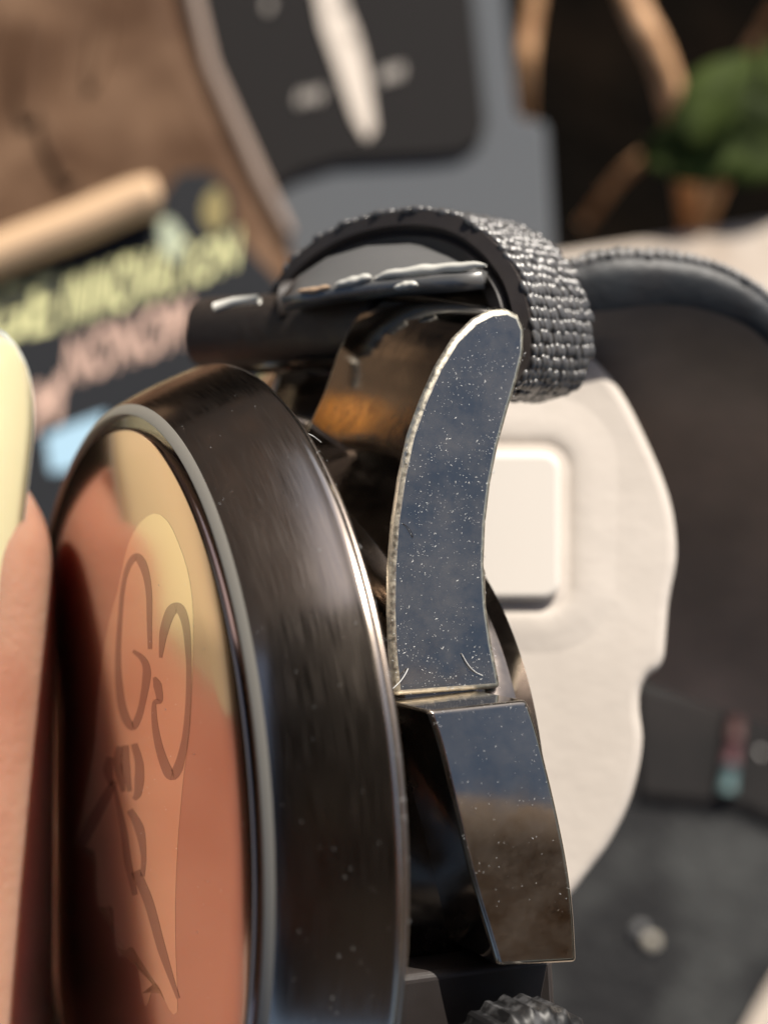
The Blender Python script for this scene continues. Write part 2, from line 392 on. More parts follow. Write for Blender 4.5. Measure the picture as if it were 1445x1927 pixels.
pebble(1432, 1416, .95, mat('sparkling white', (.75, .72, .68), .2), 'small white glittering crumb at the right edge of the pouch')
pebble(1226, 1772, .8, mat('tan crumb', (.5, .46, .38), .4), 'tan crumb lying on the pouch below the white foam piece')
pebble(1205, 1750, .8, mat('grey crumb', (.16, .16, .16), .4), 'dull grey crumb touching the tan crumb on the pouch')
c0 = G(1378, 1410, 5.4)
tg = empty('zip_pull', 'small zip pull with dull red and teal paint on the black flap', 'zip pull', c0)
for (ax, ay, bx_, by, m) in ((1385, 1340, 1382, 1392, mat('dull red brown paint', (.09, .04, .035), .6)), (1382, 1392, 1374, 1440, mat('dull red paint', (.10, .035, .04), .6)), (1374, 1440, 1368, 1490, mat('teal paint', (.09, .16, .165), .5))):
    bm = bmesh.new(); tube(bm, [G(ax, ay, 6) - c0, G((ax + bx_) / 2, (ay + by) / 2, 6.2) - c0, G(bx_, by, 6) - c0], .85, 12)
    obj('segment', bm, m, tg)

# ================= WHITE FOAM PIECE =================
wp = [(900, 600), (1000, 620), (1090, 655), (1135, 690), (1180, 750), (1220, 830), (1250, 900), (1270, 970), (1276, 1050), (1262, 1130), (1256, 1200), (1252, 1240), (1240, 1262), (1222, 1275), (1208, 1300), (1206, 1340), (1212, 1390), (1205, 1450), (1185, 1520), (1150, 1590), (1110, 1645), (1075, 1690), (1020, 1740), (900, 1760), (800, 1500), (760, 1100), (800, 750)]
def wd_depth(py): return 91 - (py - 660) * 0.004
WF = A(1050, 1200, wd_depth(1200))
wr = Matrix((CX, CU, CB)).transposed()
wf = empty('foam_pillow', 'white moulded foam piece with a raised square, standing behind the watch lug', 'watch pillow', WF, wr)
def wloc(px, py, d): return wr.transposed() @ (A(px, py, d) - WF)
def wprism(pts, off, th):
    bm = bmesh.new(); a = [wloc(x, y, wd_depth(y) + off) for x, y in pts]
    prism(bm, a, (0, 0, -th)); return bm
o = obj('pillow_body', wprism(smooth_closed([Vector((x, y, 0)) for x, y in wp], 3) and [(v.x, v.y) for v in smooth_closed([Vector((x, y, 0)) for x, y in wp], 3)], 0, 7), m_white, wf, smooth=True, angle=40)
bevel_mod(o, 1.6, 6, 30)
def rrect(x0, y0, x1, y1, r, n=6):
    o = []
    for cx, cy, a0 in ((x1 - r, y0 + r, -90), (x1 - r, y1 - r, 0), (x0 + r, y1 - r, 90), (x0 + r, y0 + r, 180)):
        for k in range(n + 1):
            a = R(a0 + 90 * k / n); o.append((cx + r * math.cos(a), cy + r * math.sin(a)))
    return o
o = obj('raised_square', wprism(rrect(790, 850, 1056, 1130, 34), -.7, .8), mat('lit white foam', (0.84, 0.78, 0.71), 0.6), wf, smooth=True, angle=40); bevel_mod(o, .7, 6, 30)  # square's foam tone lightened so it looks more brightly lit
# sloping moulded frame round the raised square
rows = []
for off, hgt in ((14, .0), (24, .16), (40, .24), (65, .17), (95, .07), (130, -.05)):
    P_ = rrect(790 - off, 850 - off, 1056 + off, 1130 + off, 34 + off)
    rows.append([wloc(x, y, wd_depth(y)) + Vector((0, 0, hgt - .02)) for x, y in P_])
bm = bmesh.new(); grid(bm, rows, closed_v=True); bmesh.ops.recalc_face_normals(bm, faces=bm.faces)
obj('moulded_frame', bm, m_white, wf)

# ================= WATCH =================
watch = empty('wristwatch', 'black steel wristwatch standing on its edge, mirrored face turned to the finger', 'wristwatch', WC, WROT)
RA, RB, RC = 18.67, 19.66, 21.96
# crystal with mirror coat
bm = bmesh.new()
lathe(bm, [(0.0, .02), (0.0, 9), (0.0, 16), (-.01, RA - .25), (-.05, RA - .08), (-.14, RA), (-.9, RA)], 256)
bmesh.ops.recalc_face_normals(bm, faces=bm.faces)
crystal = obj('crystal', bm, m_glass, watch, angle=50)
bm = bmesh.new(); lathe(bm, [(-.5, RA), (-.5, RA + .62)], 256); bmesh.ops.recalc_face_normals(bm, faces=bm.faces)
obj('gasket', bm, m_gasket, watch)
bm = bmesh.new()
lathe(bm, [(-1.2, RA + .60), (-.24, RA + .60), (-.15, RA + .64), (-.16, RA + .70), (-.43, RB + .15)], 256)
bmesh.ops.recalc_face_normals(bm, faces=bm.faces)
obj('rim', bm, m_rim, watch, angle=60)
bm = bmesh.new()
prof = [(-.42, RB + .13)]
for k in range(1, 13):
    t = k / 12; prof.append((-.42 + (-4.35 + .42) * t, RB + .18 + (21.86 - RB - .18) * t + .10 * math.sin(math.pi * t)))
prof += [(-4.5, 21.94), (-4.66, 21.96), (-4.8, 21.9), (-4.88, 21.75), (-4.9, 21.3)]
lathe(bm, prof, 384); bmesh.ops.recalc_face_normals(bm, faces=bm.faces)
bezel = obj('bezel', bm, m_brush, watch, angle=60)
# bezel back edge (polished roll) and mid case
bm = bmesh.new()
lathe(bm, [(-4.9, 21.32), (-5.0, 21.5), (-5.12, 21.55), (-5.25, 21.48), (-5.32, 21.2), (-5.34, 20.4)], 256); bmesh.ops.recalc_face_normals(bm, faces=bm.faces)
obj('bezel_gear_ring', bm, mat('satin brown black steel', (.5, .42, .36), .3, 1.0), watch, angle=60)
bm = bmesh.new()
lathe(bm, [(-5.3, 20.9), (-5.8, 20.2), (-6.6, 18.2), (-7.4, 15.6), (-8.2, 13.6), (-9, 13.2), (-13.4, 13.2), (-14.0, 13.6), (-14.6, 13.75), (-15.4, 13.7), (-15.9, 14.3), (-16.1, 0.02)], 256)
bmesh.ops.recalc_face_normals(bm, faces=bm.faces)
obj('mid_case', bm, m_pvd_in, watch, angle=50)

# emblem printed under the glass (own geometry a hair proud of the mirror)
def face_poly(px, x, m, name, parent, k=4):
    pts = [UX(a, b, x) for a, b in px]
    pts = smooth_closed(pts, k) if k > 1 else pts
    for q in pts: q.x = x
    bm = bmesh.new(); vs = [bm.verts.new(q) for q in pts]; bm.faces.new(vs)
    bmesh.ops.triangulate(bm, faces=bm.faces)
    bmesh.ops.recalc_face_normals(bm, faces=bm.faces)
    if bm.faces[:][0].normal.x < 0: bmesh.ops.reverse_faces(bm, faces=bm.faces)
    return obj(name, bm, m, parent, smooth=False)
def face_line(px, w_, x, m, name, parent, closed=False):
    # w_: list of half widths in photo px (measured across the view), tapered
    pts = smooth_open([Vector((a, b, 0)) for a, b in px], 6); n_ = len(pts); rows = []
    for i, q in enumerate(pts):
        d = (pts[min(i + 1, n_ - 1)] - pts[max(0, i - 1)]).normalized(); nn = Vector((-d.y, d.x, 0))
        t = i / (n_ - 1) * (len(w_) - 1); a = int(min(t, len(w_) - 2)); hw = w_[a] + (w_[a + 1] - w_[a]) * (t - a)
        q1, q2 = q + nn * hw, q - nn * hw
        A1, A2 = UX(q1.x, q1.y, x), UX(q2.x, q2.y, x); A1.x = x; A2.x = x
        rows.append([A1, A2])
    bm = bmesh.new(); grid(bm, rows); bmesh.ops.recalc_face_normals(bm, faces=bm.faces)
    if bm.faces[:][0].normal.x < 0: bmesh.ops.reverse_faces(bm, faces=bm.faces)
    return obj(name, bm, m, parent, smooth=False)
emb = face_poly([(290, 966), (262, 985), (243, 1020), (232, 1060), (222, 1110), (205, 1170), (193, 1240), (183, 1320), (178, 1400), (165, 1480), (145, 1570), (140, 1590),
                 (178, 1600), (180, 1660), (185, 1706), (195, 1718), (202, 1706), (213, 1712), (215, 1760), (222, 1800), (232, 1798), (242, 1784), (255, 1790), (262, 1840), (272, 1893), (280, 1885), (292, 1850), (305, 1870),
                 (318, 1900), (334, 1905), (331, 1800), (330, 1700), (334, 1600), (340, 1520), (347, 1450), (356, 1380), (361, 1300), (364, 1200), (362, 1130), (352, 1070), (335, 1020), (315, 980)],
                0.006, m_print, 'printed_emblem', crystal, k=2)
face_line([(282, 1222), (281, 1170), (280, 1115), (272, 1072), (258, 1048), (243, 1062), (232, 1100), (226, 1160), (222, 1230), (224, 1290), (232, 1340), (248, 1368), (262, 1345), (272, 1300), (276, 1262), (268, 1240), (250, 1225)],
          [4, 5, 6, 8, 6, 4, 4, 5, 7, 8, 7, 6, 8, 6, 3], .012, m_print_dark, 'printed_loop', crystal)
face_line([(302, 1238), (308, 1190), (322, 1150), (338, 1146), (350, 1180), (355, 1250), (354, 1320), (348, 1390), (335, 1445), (320, 1458), (303, 1420), (292, 1370), (290, 1325), (300, 1318), (296, 1290), (290, 1275)],
          [3, 8, 10, 9, 7, 5, 5, 6, 9, 10, 8, 6, 4, 6, 8, 3], .012, m_print_dark, 'printed_loop', crystal)
for a in ([(207, 1425), (203, 1450), (210, 1480)], [(225, 1405), (222, 1440), (232, 1490)], [(236, 1403), (236, 1445), (244, 1490)], [(252, 1400), (262, 1440), (260, 1490), (252, 1505)]):
    face_line(a, [6, 9, 4], .012, m_print_dark, 'printed_finger', crystal)
face_line([(152, 1590), (175, 1545), (205, 1490), (215, 1470)], [10, 11, 8, 5], .012, m_print_dark, 'printed_bar', crystal)
face_line([(215, 1480), (232, 1560), (240, 1620), (254, 1685)], [3, 6, 7, 5], .012, m_print_dark, 'printed_bar', crystal)
face_line([(244, 1525), (262, 1560), (270, 1610), (268, 1650)], [6, 9, 5, 4], .012, m_print_dark, 'printed_bar', crystal)
face_line([(255, 1640), (280, 1700), (305, 1790), (335, 1880)], [9, 9, 8, 3], .012, m_print_dark, 'printed_blade', crystal)

# lugs
lug_px = [(745, 1311), (737, 1230), (734, 1150), (735, 1070), (741, 985), (753, 900), (770, 820), (793, 755), (822, 690), (855, 637), (893, 600), (925, 584), (955, 581), (978, 592), (989, 620), (988, 665),
          (976, 715), (958, 775), (940, 840), (926, 910), (917, 985), (914, 1060), (918, 1140), (928, 1210), (945, 1296)]
lug2 = [U(a, b, 12.5) for a, b in lug_px]
def make_lug(z0, z1):
    bm = bmesh.new(); pts = [Vector((q.x, q.y, z0)) for q in lug2]
    cen = sum(pts, Vector()) / len(pts)
    # extend inward lower-left so that the lug runs into the case
    prism(bm, pts, (0, 0, z1 - z0))
    for v in bm.verts:
        if abs(v.co.z - z1) < .01 and v.co.y > 14: v.co.y += 2.1 * (v.co.y - 14) / 10 * abs(z1 - z0) / 10; v.co.x += .5 * (v.co.y - 14) / 10
        if abs(v.co.z - z1) < .01 and v.co.x > -13: v.co.x += 2.6 * min(1, max(0, (20 - v.co.y) / 8))
    return bm
lug = obj('lug', make_lug(12.5, 2.4), m_pvd, watch, angle=28); bevel_mod(lug, .27, 5, 50, m_edge_glint); lug.data.materials.append(m_pvd_dusty)
for f_ in lug.data.polygons:
    if f_.normal.z > .9: f_.material_index = 2
tag(lug, 'near lug with dusty blue grey flat side')
lug_f = obj('lug', make_lug(-12.5, -5.4), m_pvd, watch, angle=28); bevel_mod(lug_f, .2, 5, 50, m_edge_glint)
# web that joins each lug to the case
for z0, z1 in ((2.6, 12.2), (-12.3, -5.6)):
    bm = bmesh.new(); prism(bm, [Vector((-9.6, 12.2, z0)), Vector((-10.5, 13.5, z0)), Vector((-14, 12, z0)), Vector((-14, 4, z0)), Vector((-9.4, 4, z0))], (0, 0, z1 - z0))
    bevel_mod(obj('lug_root', bm, m_pvd_in, watch, smooth=False), .3, 3)
# crown guard: follows the rim of the case, face at z about 16.5
def uz(px, py):
    z = 16.5
    for _ in range(4):
        q = U(px, py, z); z = 16.5 + .5 * math.cos(q.y / 6.5 * 1.3)
    return q
cols = 13; nrow = 22; rows = []
left = smooth_open([(806, 1338, 0), (826, 1400, 0), (846, 1480, 0), (868, 1570, 0), (893, 1670, 0), (920, 1760, 0), (938, 1820, 0)], 6)
right = smooth_open([(992, 1318, 0), (1010, 1370, 0), (1030, 1445, 0), (1050, 1530, 0), (1068, 1620, 0), (1080, 1710, 0), (1086, 1812, 0)], 6)
bm = bmesh.new(); face = []
for a, b in zip(left, right):
    r_ = []
    for k in range(cols):
        t = k / (cols - 1); r_.append(uz(a.x + (b.x - a.x) * t, a.y + (b.y - a.y) * t))
    face.append(r_)
vs = grid(bm, face)
back = [[Vector((q.x, q.y, 9.5)) for q in r_] for r_ in face]
vb = grid(bm, back)
nr, nc = len(vs), len(vs[0])
for i in range(nr - 1):
    bm.faces.new((vs[i][0], vs[i + 1][0], vb[i + 1][0], vb[i][0])); bm.faces.new((vs[i][-1], vs[i + 1][-1], vb[i + 1][-1], vb[i][-1]))
for j in range(nc - 1):
    bm.faces.new((vs[0][j], vs[0][j + 1], vb[0][j + 1], vb[0][j])); bm.faces.new((vs[-1][j], vs[-1][j + 1], vb[-1][j + 1], vb[-1][j]))
bmesh.ops.recalc_face_normals(bm, faces=bm.faces)
g = obj('crown_guard', bm, m_guard, watch, angle=40); bevel_mod(g, .3, 5, 50)
# second flank strip inside the guard
bm = bmesh.new()
lathe(bm, [(-7.0, 16.6), (-7.3, 16.9), (-7.6, 16.9), (-7.8, 15.0)], 256); bmesh.ops.recalc_face_normals(bm, faces=bm.faces)
obj('case_bead', bm, m_pvd_in, watch)
# lower guard under the crown
bm = bmesh.new(); prism(bm, [Vector((-8.4, -5.5, 14.4)), Vector((-16.2, -5.5, 14.4)), Vector((-16.2, -14, 15.4)), Vector((-13.5, -24, 12)), Vector((-8.8, -24, 12))], (0, 0, -7)); bevel_mod(obj('crown_guard', bm, m_rubber, watch, smooth=False), .4, 4)
# crown
def crown():
    bm = bmesh.new(); n_ = 120; rows = []
    zs = [(15.5, 0.0), (15.6, 2.6), (16.2, 2.9), (16.4, 3.55), (18.6, 3.6), (18.9, 3.35), (19.1, 2.9), (19.2, 0.01)]
    for z, r in zs:
        rr = []
        for k in range(n_):
            t = 2 * math.pi * k / n_; f_ = 1 + (.035 * math.sin(26 * t) if r > 3.3 else 0)
            rr.append(Vector((-12.6 + (r * f_ if r > 0.02 else .01) * math.cos(t), -9.9 + (r * f_ if r > .02 else .01) * math.sin(t), z)))
        rows.append(rr)
    grid(bm, rows, closed_v=True); bmesh.ops.recalc_face_normals(bm, faces=bm.faces); return bm
obj('crown', crown(), mat('black fluted crown', (.012, .012, .013), .45, .1, var=(900, (.12, .12, .125), .5, .7)), watch, angle=35)

# spring bar cover between the lugs
a_, b_ = U(745, 617, 2.6), U(392, 628, -11.5)
bm = bmesh.new()
ax = [a_.lerp(b_, t / 10) for t in range(11)]
dl = (b_ - a_).normalized(); e1 = Vector((0, 1, 0)); e1 = (e1 - dl * e1.dot(dl)).normalized(); e2 = dl.cross(e1)
sec = []
for k in range(24):
    t_ = 2 * math.pi * k / 24; f_ = (abs(math.cos(t_)) ** 3 + abs(math.sin(t_)) ** 3) ** (-1 / 3); sec.append(e1 * (2.05 * f_ * math.cos(t_)) + e2 * (1.9 * f_ * math.sin(t_)))
grid(bm, [[q + v for v in sec] for q in ax], closed_v=True); bmesh.ops.recalc_face_normals(bm, faces=bm.faces)
bmesh.ops.holes_fill(bm, edges=bm.edges, sides=40); bmesh.ops.recalc_face_normals(bm, faces=bm.faces)
o = obj('end_link', bm, m_link, watch, angle=50); bevel_mod(o, .45, 4, 50)
bm = bmesh.new()
c1, c2 = U(690, 690, 5.0), U(455, 688, -9)
tube(bm, [c1, c2], .42, 16); obj('spring_bar', bm, m_pvd_in, watch)
# case wall between lugs
bm = bmesh.new(); prism(bm, [Vector((-5.4, 20.2, -5.4)), Vector((-13, 18.5, -5.4)), Vector((-13, 14, -5.4)), Vector((-5.4, 14, -5.4))], (0, 0, 7.75)); bevel_mod(obj('case_shoulder', bm, m_pvd_in, watch, smooth=False), .4, 3)

# ---------- strap keeper: arched band with woven cords outside ----------
arc = [(508, 565, 88), (520, 530, 87), (560, 478, 86), (630, 430, 84.5), (715, 402, 82.5), (800, 396, 80.5), (868, 412, 79), (925, 452, 77.6), (968, 508, 76.6), (990, 570, 76), (998, 630, 75.8), (990, 690, 75.8), (960, 730, 76), (900, 750, 77)]
EX = cam2w((3.55, .35, -5.0)) - CO
EXL = WROT.transposed() @ EX
arcL = smooth_open([AL(*q) for q in arc], 8)
n_a = len(arcL); cenL = AL(760, 640, 81)
def inward(i):
    d = (arcL[min(i + 1, n_a - 1)] - arcL[max(i - 1, 0)]).normalized()
    nn = d.cross(EXL).normalized()
    if nn.dot(cenL - arcL[i]) < 0: nn = -nn
    return nn
TK = 2.0
rows = []
for i, q in enumerate(arcL):
    nn = inward(i)
    sec = [q + EXL * .0, q + EXL * .5, q + EXL * 1.0, q + EXL * 1.0 + nn * TK, q + EXL * .5 + nn * TK, q + nn * TK, q - EXL * .02 + nn * (TK * .66), q + EXL * .03 + nn * (TK * .52), q - EXL * .03 + nn * (TK * .36)]
    rows.append(sec)
bm = bmesh.new(); grid(bm, rows, closed_v=True)
bm.faces.new([v for v in bm.verts[:9]]); bm.faces.new([v for v in bm.verts[-9:]][::-1])
bmesh.ops.recalc_face_normals(bm, faces=bm.faces)
keeper = obj('strap_keeper', bm, m_rubber, watch, angle=40)
# cords: ellipsoids in staggered rows, one mesh
def cord_field(path, inw, ext, rows_n, cell, m, name, parent, elong=1.5, jit=.16, r0=0, rscale=1.0, stag=True):
    base = bmesh.new(); bmesh.ops.create_uvsphere(base, u_segments=10, v_segments=7, radius=1)
    bv = [v.co.copy() for v in base.verts]; bf = [[v.index for v in f.verts] for f in base.faces]; base.free()
    acc = 0; V = []; F = []
    L = [0]
    for i in range(1, len(path)): L.append(L[-1] + (path[i] - path[i - 1]).length)
    tot = L[-1]; k = 0; s = r0
    while s < tot:
        i = max(j for j in range(len(L)) if L[j] <= s); i = min(i, len(path) - 2)
        t = (s - L[i]) / max(1e-6, L[i + 1] - L[i]); q = path[i].lerp(path[i + 1], t)
        d = (path[i + 1] - path[i]).normalized(); nn = inw(i); e = ext.normalized(); w_ = ext.length / rows_n
        for c in range(rows_n + 1):
            f = (c + .12 + (.5 if (k % 2 and stag) else .28 * k % 1)) * w_
            if f > ext.length: continue
            o_ = q + e * (f + random.uniform(-jit, jit) * w_) + d * random.uniform(-jit, jit) * cell - nn * (.06 + random.uniform(-.04, .05))
            a, b, c_ = cell * .5 * elong * random.uniform(.85, 1.12), w_ * .50 * random.uniform(.85, 1.15), .24 * rscale * random.uniform(.8, 1.2)
            dd = (d + e * (.30 + random.uniform(-.12, .12))).normalized(); ee = dd.cross(nn).normalized()
            st = len(V)
            for v in bv: V.append(o_ + dd * (v.x * a) + ee * (v.y * b) + nn * (v.z * c_))
            for ff in bf: F.append([st + x for x in ff])
        s += cell; k += 1
    me = bpy.data.meshes.new(name); me.from_pydata([tuple(v * MM) for v in V], [], F); me.update()
    for f in me.polygons: f.use_smooth = True
    me.materials.append(m); o = bpy.data.objects.new(name, me); COL.objects.link(o); o.parent = parent
    o['kind'] = 'stuff'; return o
cord_field(arcL, inward, EXL, 15, .62, m_cord, 'woven_cord', keeper, elong=1.3, stag=False, rscale=.72)

# strap end seen through the keeper
pp = [(528, 560), (560, 520), (615, 484), (690, 462), (770, 458), (850, 470), (905, 492), (925, 512)]
rows = []
for k, (x, y) in enumerate(pp):
    t = k / (len(pp) - 1); b = (528 + (905 - 528) * t, 558 - 46 * t)
    r_ = []
    for j in range(8):
        s_ = j / 7; d = 81.5 - 5.5 * t + 2.5 * (1 - s_)
        r_.append(AL(x + (b[0] - x) * s_, y + (b[1] - y) * s_, d))
    rows.append(r_)
bm = bmesh.new(); grid(bm, rows); o = obj('strap_end', bm, m_liner, watch)
so = o.modifiers.new('solid', 'SOLIDIFY'); so.thickness = .0008; so.offset = -1
bm = bmesh.new(); tube(bm, [AL(540, 575, 86), AL(700, 560, 84.5), AL(840, 545, 83), AL(960, 545, 80.5)], 1.35, 28)
obj('strap_core', bm, m_rubber, watch)
m_sunlit_tan = mat('tan sunlit line', (0.60, 0.42, 0.28), 0.4)  # pale and tan rolls below stand in for the strap end's sunlit line
for pts, rr, mm_ in (([(560, 549, 81), (592, 545, 80.6), (622, 541, 80.2)], .16, m_sunlit_tan), ([(632, 536, 80), (668, 528, 79.6), (700, 522, 79.2)], .24, m_sunlit_edge), ([(706, 522, 79.2), (770, 512, 78.4), (840, 503, 77.6), (915, 500, 76.4)], .27, m_sunlit_edge), ([(742, 541, 77.6), (765, 536, 77.3), (786, 534, 77)], .2, m_sunlit_edge)):
    bm = bmesh.new(); q = smooth_open([AL(*v) for v in pts], 8); q = [v + Vector((0, .12 * noise.noise(v * 1.3), 0)) for v in q]
    tube(bm, q, lambda t, rr=rr: rr * (1 - .75 * abs(2 * t - 1) ** 3) * (1 + .1 * math.sin(17 * t)), 12); obj('strap_end_highlight', bm, mm_, o)
bm = bmesh.new(); tube(bm, [AL(405, 578, 84), AL(440, 568, 83.5), AL(488, 563, 83)], .26, 12); obj('strap_end_highlight', bm, m_sunlit_edge, o)  # highlight on top of the end piece, put in as a pale tube

# long strap piece curving off to the right: thick band, near edge lit
top = smooth_open([AL(1075, 500, 88.8), AL(1150, 484, 88.8), AL(1250, 486, 89), AL(1345, 506, 89), (AL(1430, 552, 89)), AL(1510, 626, 89), AL(1590, 746, 89)], 7)
bot = smooth_open([AL(1075, 592, 88.8), AL(1150, 584, 88.8), AL(1250, 574, 89), AL(1340, 588, 89), AL(1415, 622, 89), AL(1480, 690, 89), AL(1540, 790, 89)], 7)
low = smooth_open([AL(1040, 1245, 121), AL(1130, 1262, 121), AL(1230, 1290, 121), AL(1330, 1325, 121), AL(1430, 1360, 121), AL(1530, 1400, 121), AL(1620, 1450, 121)], 7)
bm = bmesh.new(); rows = []
for a, b, c in zip(top, bot, low):
    back_top = c + (a - b)
    e_ = [a.lerp(b, t) for t in (0, .15, .5, .85, 1)]
    e_[1] += (a - back_top).normalized() * .22; e_[2] += (a - back_top).normalized() * .35; e_[3] += (a - back_top).normalized() * .22
    m1 = [b.lerp(c, t) + (b - a).normalized() * -1.5 * math.sin(math.pi * t) for t in (.08, .2, .4, .6, .8, 1)]
    rows.append(e_ + m1 + [back_top])
grid(bm, rows, closed_v=True); bmesh.ops.recalc_face_normals(bm, faces=bm.faces)
strap = obj('strap', bm, m_strap, watch, angle=60)
# edge facing of the strap (blue black) and the woven cords along its top
bm = bmesh.new(); rows = []
for a, b, c in zip(top, bot, low):
    o_ = (b - c).normalized() * .12
    rows.append([a + (b - a) * .02 + o_ * .6, a.lerp(b, .15) + o_ * 3.2, a.lerp(b, .5) + o_ * 4.2, a.lerp(b, .85) + o_ * 3.2, b + o_ * .6])
grid(bm, rows); bmesh.ops.recalc_face_normals(bm, faces=bm.faces); obj('strap_edge', bm, m_strap_edge, strap)
def up_dir(i): return (bot[min(i, len(bot) - 1)] - top[min(i, len(top) - 1)]).normalized()
top2 = [q + toL(CO + CB * .35) - toL(CO) for q in top]
ext2 = (AL(1075, 490, 94.8) - AL(1075, 500, 88.8)) * .45
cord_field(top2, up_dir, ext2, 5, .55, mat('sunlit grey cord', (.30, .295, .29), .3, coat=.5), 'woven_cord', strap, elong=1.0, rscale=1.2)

# ================= HAND =================
# watch-local frame: x away from the glass, y up, z toward the camera
hand = empty('hand', 'hand holding the watch, fingertip with a long pale nail against the mirrored face', 'hand', WC, WROT)
def shell(bm, cs, n=28, p=2.3):
    """cs: (centre, rx, rz, axis dir)"""
    rows = []
    for (c, rx, rz) in cs:
        rr = []
        for k in range(n):
            t = 2 * math.pi * k / n; ct, st_ = math.cos(t), math.sin(t)
            f = (abs(ct) ** p + abs(st_) ** p) ** (-1 / p)
            rr.append(Vector((c[0] + rx * f * ct, c[1], c[2] + rz * f * st_)))
        rows.append(rr)
    vs = grid(bm, rows, closed_v=True); bm.faces.new(vs[0][::-1]); bm.faces.new(vs[-1])
def fingertip(cx, cz, ytip, rx, rz, ybase, sway=0.0, k1=.8):
    cs = []
    for t in (0.0, .04, .12, .25, .42, .62, .82, 1.0):
        a = math.sin(t * math.pi / 2); cs.append(((cx, ytip - rx * 1.05 * (1 - math.cos(t * math.pi / 2)), cz), max(.4, rx * a), max(.4, rz * a)))
    y = ytip - rx * 1.05; y1 = ybase
    for i in range(1, 15):
        t = i / 14; yy = y + (y1 - y) * t
        b = 1 + .07 * math.exp(-((t - .38) / .09) ** 2) + .22 * t
        cs.append(((cx + sway * t * t + (b - 1) * rx * .9, yy, cz + sway * .3 * t), rx * b, rz * b))
    return cs
bm = bmesh.new()
shell(bm, fingertip(7.15, -12.0, 18.9, 7.0, 6.2, -62, 3))
shell(bm, fingertip(11, -30, 6, 7.6, 7.2, -62, 4))
shell(bm, fingertip(24, -56, 4, 7.2, 7, -62, 5))
shell(bm, [((30, -52, -40), 26, 30), ((34, -64, -38), 32, 36), ((38, -90, -36), 36, 34), ((42, -120, -36), 30, 26), ((44, -150, -36), 26, 22)])
hb = obj('hand_skin', bm, m_skin, hand)
rm = hb.modifiers.new('remesh', 'REMESH'); rm.mode = 'VOXEL'; rm.voxel_size = .0009; rm.use_smooth_shade = True
sm = hb.modifiers.new('smooth', 'SMOOTH'); sm.factor = .6; sm.iterations = 6
# nail: curved plate on the side that faces the camera
def nail(x0, x1, y0, y1, z, name, m, parent, dz=0, curv=2.6):
    rows = []
    hw = (x1 - x0) / 2
    for i in range(25):
        t = i / 24; y = y0 + (y1 - y0) * t
        xc = (x0 + x1) / 2 + 3.4 * (1 - t)
        w_ = hw * (1 - ((.25 - t) / .27) ** 2) ** .5 if t < .25 else hw if t < .72 else hw * max(.02, 1 - ((t - .72) / .285) ** 2.6) ** .5
        rr = []
        for j in range(17):
            s_ = (j / 16 - .5) * 2
            rr.append(Vector((xc + w_ * s_, y, z + dz + curv * (1 - (w_ * s_ / hw) ** 2) - 1.4 * t * t + 1.5 * (1 - t) - 2.6 * max(0, .34 - t) / .34)))
        rows.append(rr)
    bm = bmesh.new(); grid(bm, rows); bmesh.ops.recalc_face_normals(bm, faces=bm.faces)
    o = obj(name, bm, m, parent); so = o.modifiers.new('solid', 'SOLIDIFY'); so.thickness = .0006; so.offset = 0
    return o
nl = nail(1.45, 10.35, 0.5, 24.2, -8.0, 'fingernail', m_nail, hb, curv=2.2)

# pale free edge along the nail's rim
rim = []
for i in range(40):
    t = .30 + .695 * i / 39; hw = 4.45; xc = 5.9 + 3.4 * (1 - t)
    w_ = hw if t < .72 else hw * max(.02, 1 - ((t - .72) / .285) ** 2.6) ** .5
    rim.append(Vector((xc - w_, .5 + 23.7 * t, -8.0 + 2.2 * (1 - (w_ / hw) ** 2) - 1.4 * t * t + 1.5 * (1 - t) - 2.6 * max(0, .34 - t) / .34)))
bm = bmesh.new(); tube(bm, rim, .3, 12); obj('nail_free_edge', bm, m_nail_tip, nl)

# ================= DUST AND LINT =================
V = []; F = []
def speck(c, r, ax):
    st = len(V); a = Vector((random.uniform(-1, 1), random.uniform(-1, 1), random.uniform(-.3, .3))).normalized(); b = ax.cross(a).normalized(); l_ = r * random.choice((1, 1, 1.4, 2.6))
    for q in (c + a * l_, c + b * r * .6, c - a * l_, c - b * r * .6, c + ax * r * .6): V.append(q)
    for ff in ((0, 1, 4), (1, 2, 4), (2, 3, 4), (3, 0, 4)): F.append([st + x for x in ff])
def inpoly(x, y, P_):
    c = False; j = len(P_) - 1
    for i in range(len(P_)):
        if (P_[i][1] > y) != (P_[j][1] > y) and x < (P_[j][0] - P_[i][0]) * (y - P_[i][1]) / (P_[j][1] - P_[i][1]) + P_[i][0]: c = not c
        j = i
    return c
Zax = Vector((0, 0, 1)); cnt = 0
while cnt < 1300:
    x, y = random.uniform(735, 990), random.uniform(585, 1308)
    dens = .08 + 1.1 * max(0, noise.noise(Vector((x * .018, y * .012, 3))) + .35) + (.5 if y > 1230 else 0)
    if inpoly(x, y, lug_px) and random.random() < dens:
        q = U(x, y, 12.5); speck(Vector((q.x, q.y, 12.5)), random.choice((.010, .013, .018, .024, .038)), Zax); cnt += 1
gp = [(806, 1338), (992, 1318), (1050, 1530), (1080, 1710), (925, 1770), (868, 1570)]; cnt = 0
while cnt < 150:
    x, y = random.uniform(806, 1085), 1320 + 440 * random.random() ** 1.8
    if inpoly(x, y, gp):
        speck(uz(x, y), random.choice((.012, .018, .028)), Zax); cnt += 1
for k in range(70):                        # bezel
    ph = random.uniform(-.3, 1.25); t = random.random(); r_ = RB + .28 + (21.86 - RB - .18) * t; ax_ = Vector((.46, .89 * math.sin(ph), .89 * math.cos(ph)))
    speck(Vector((-.42 - 3.9 * t, r_ * math.sin(ph), r_ * math.cos(ph))), random.choice((.01, .014, .022)), ax_)
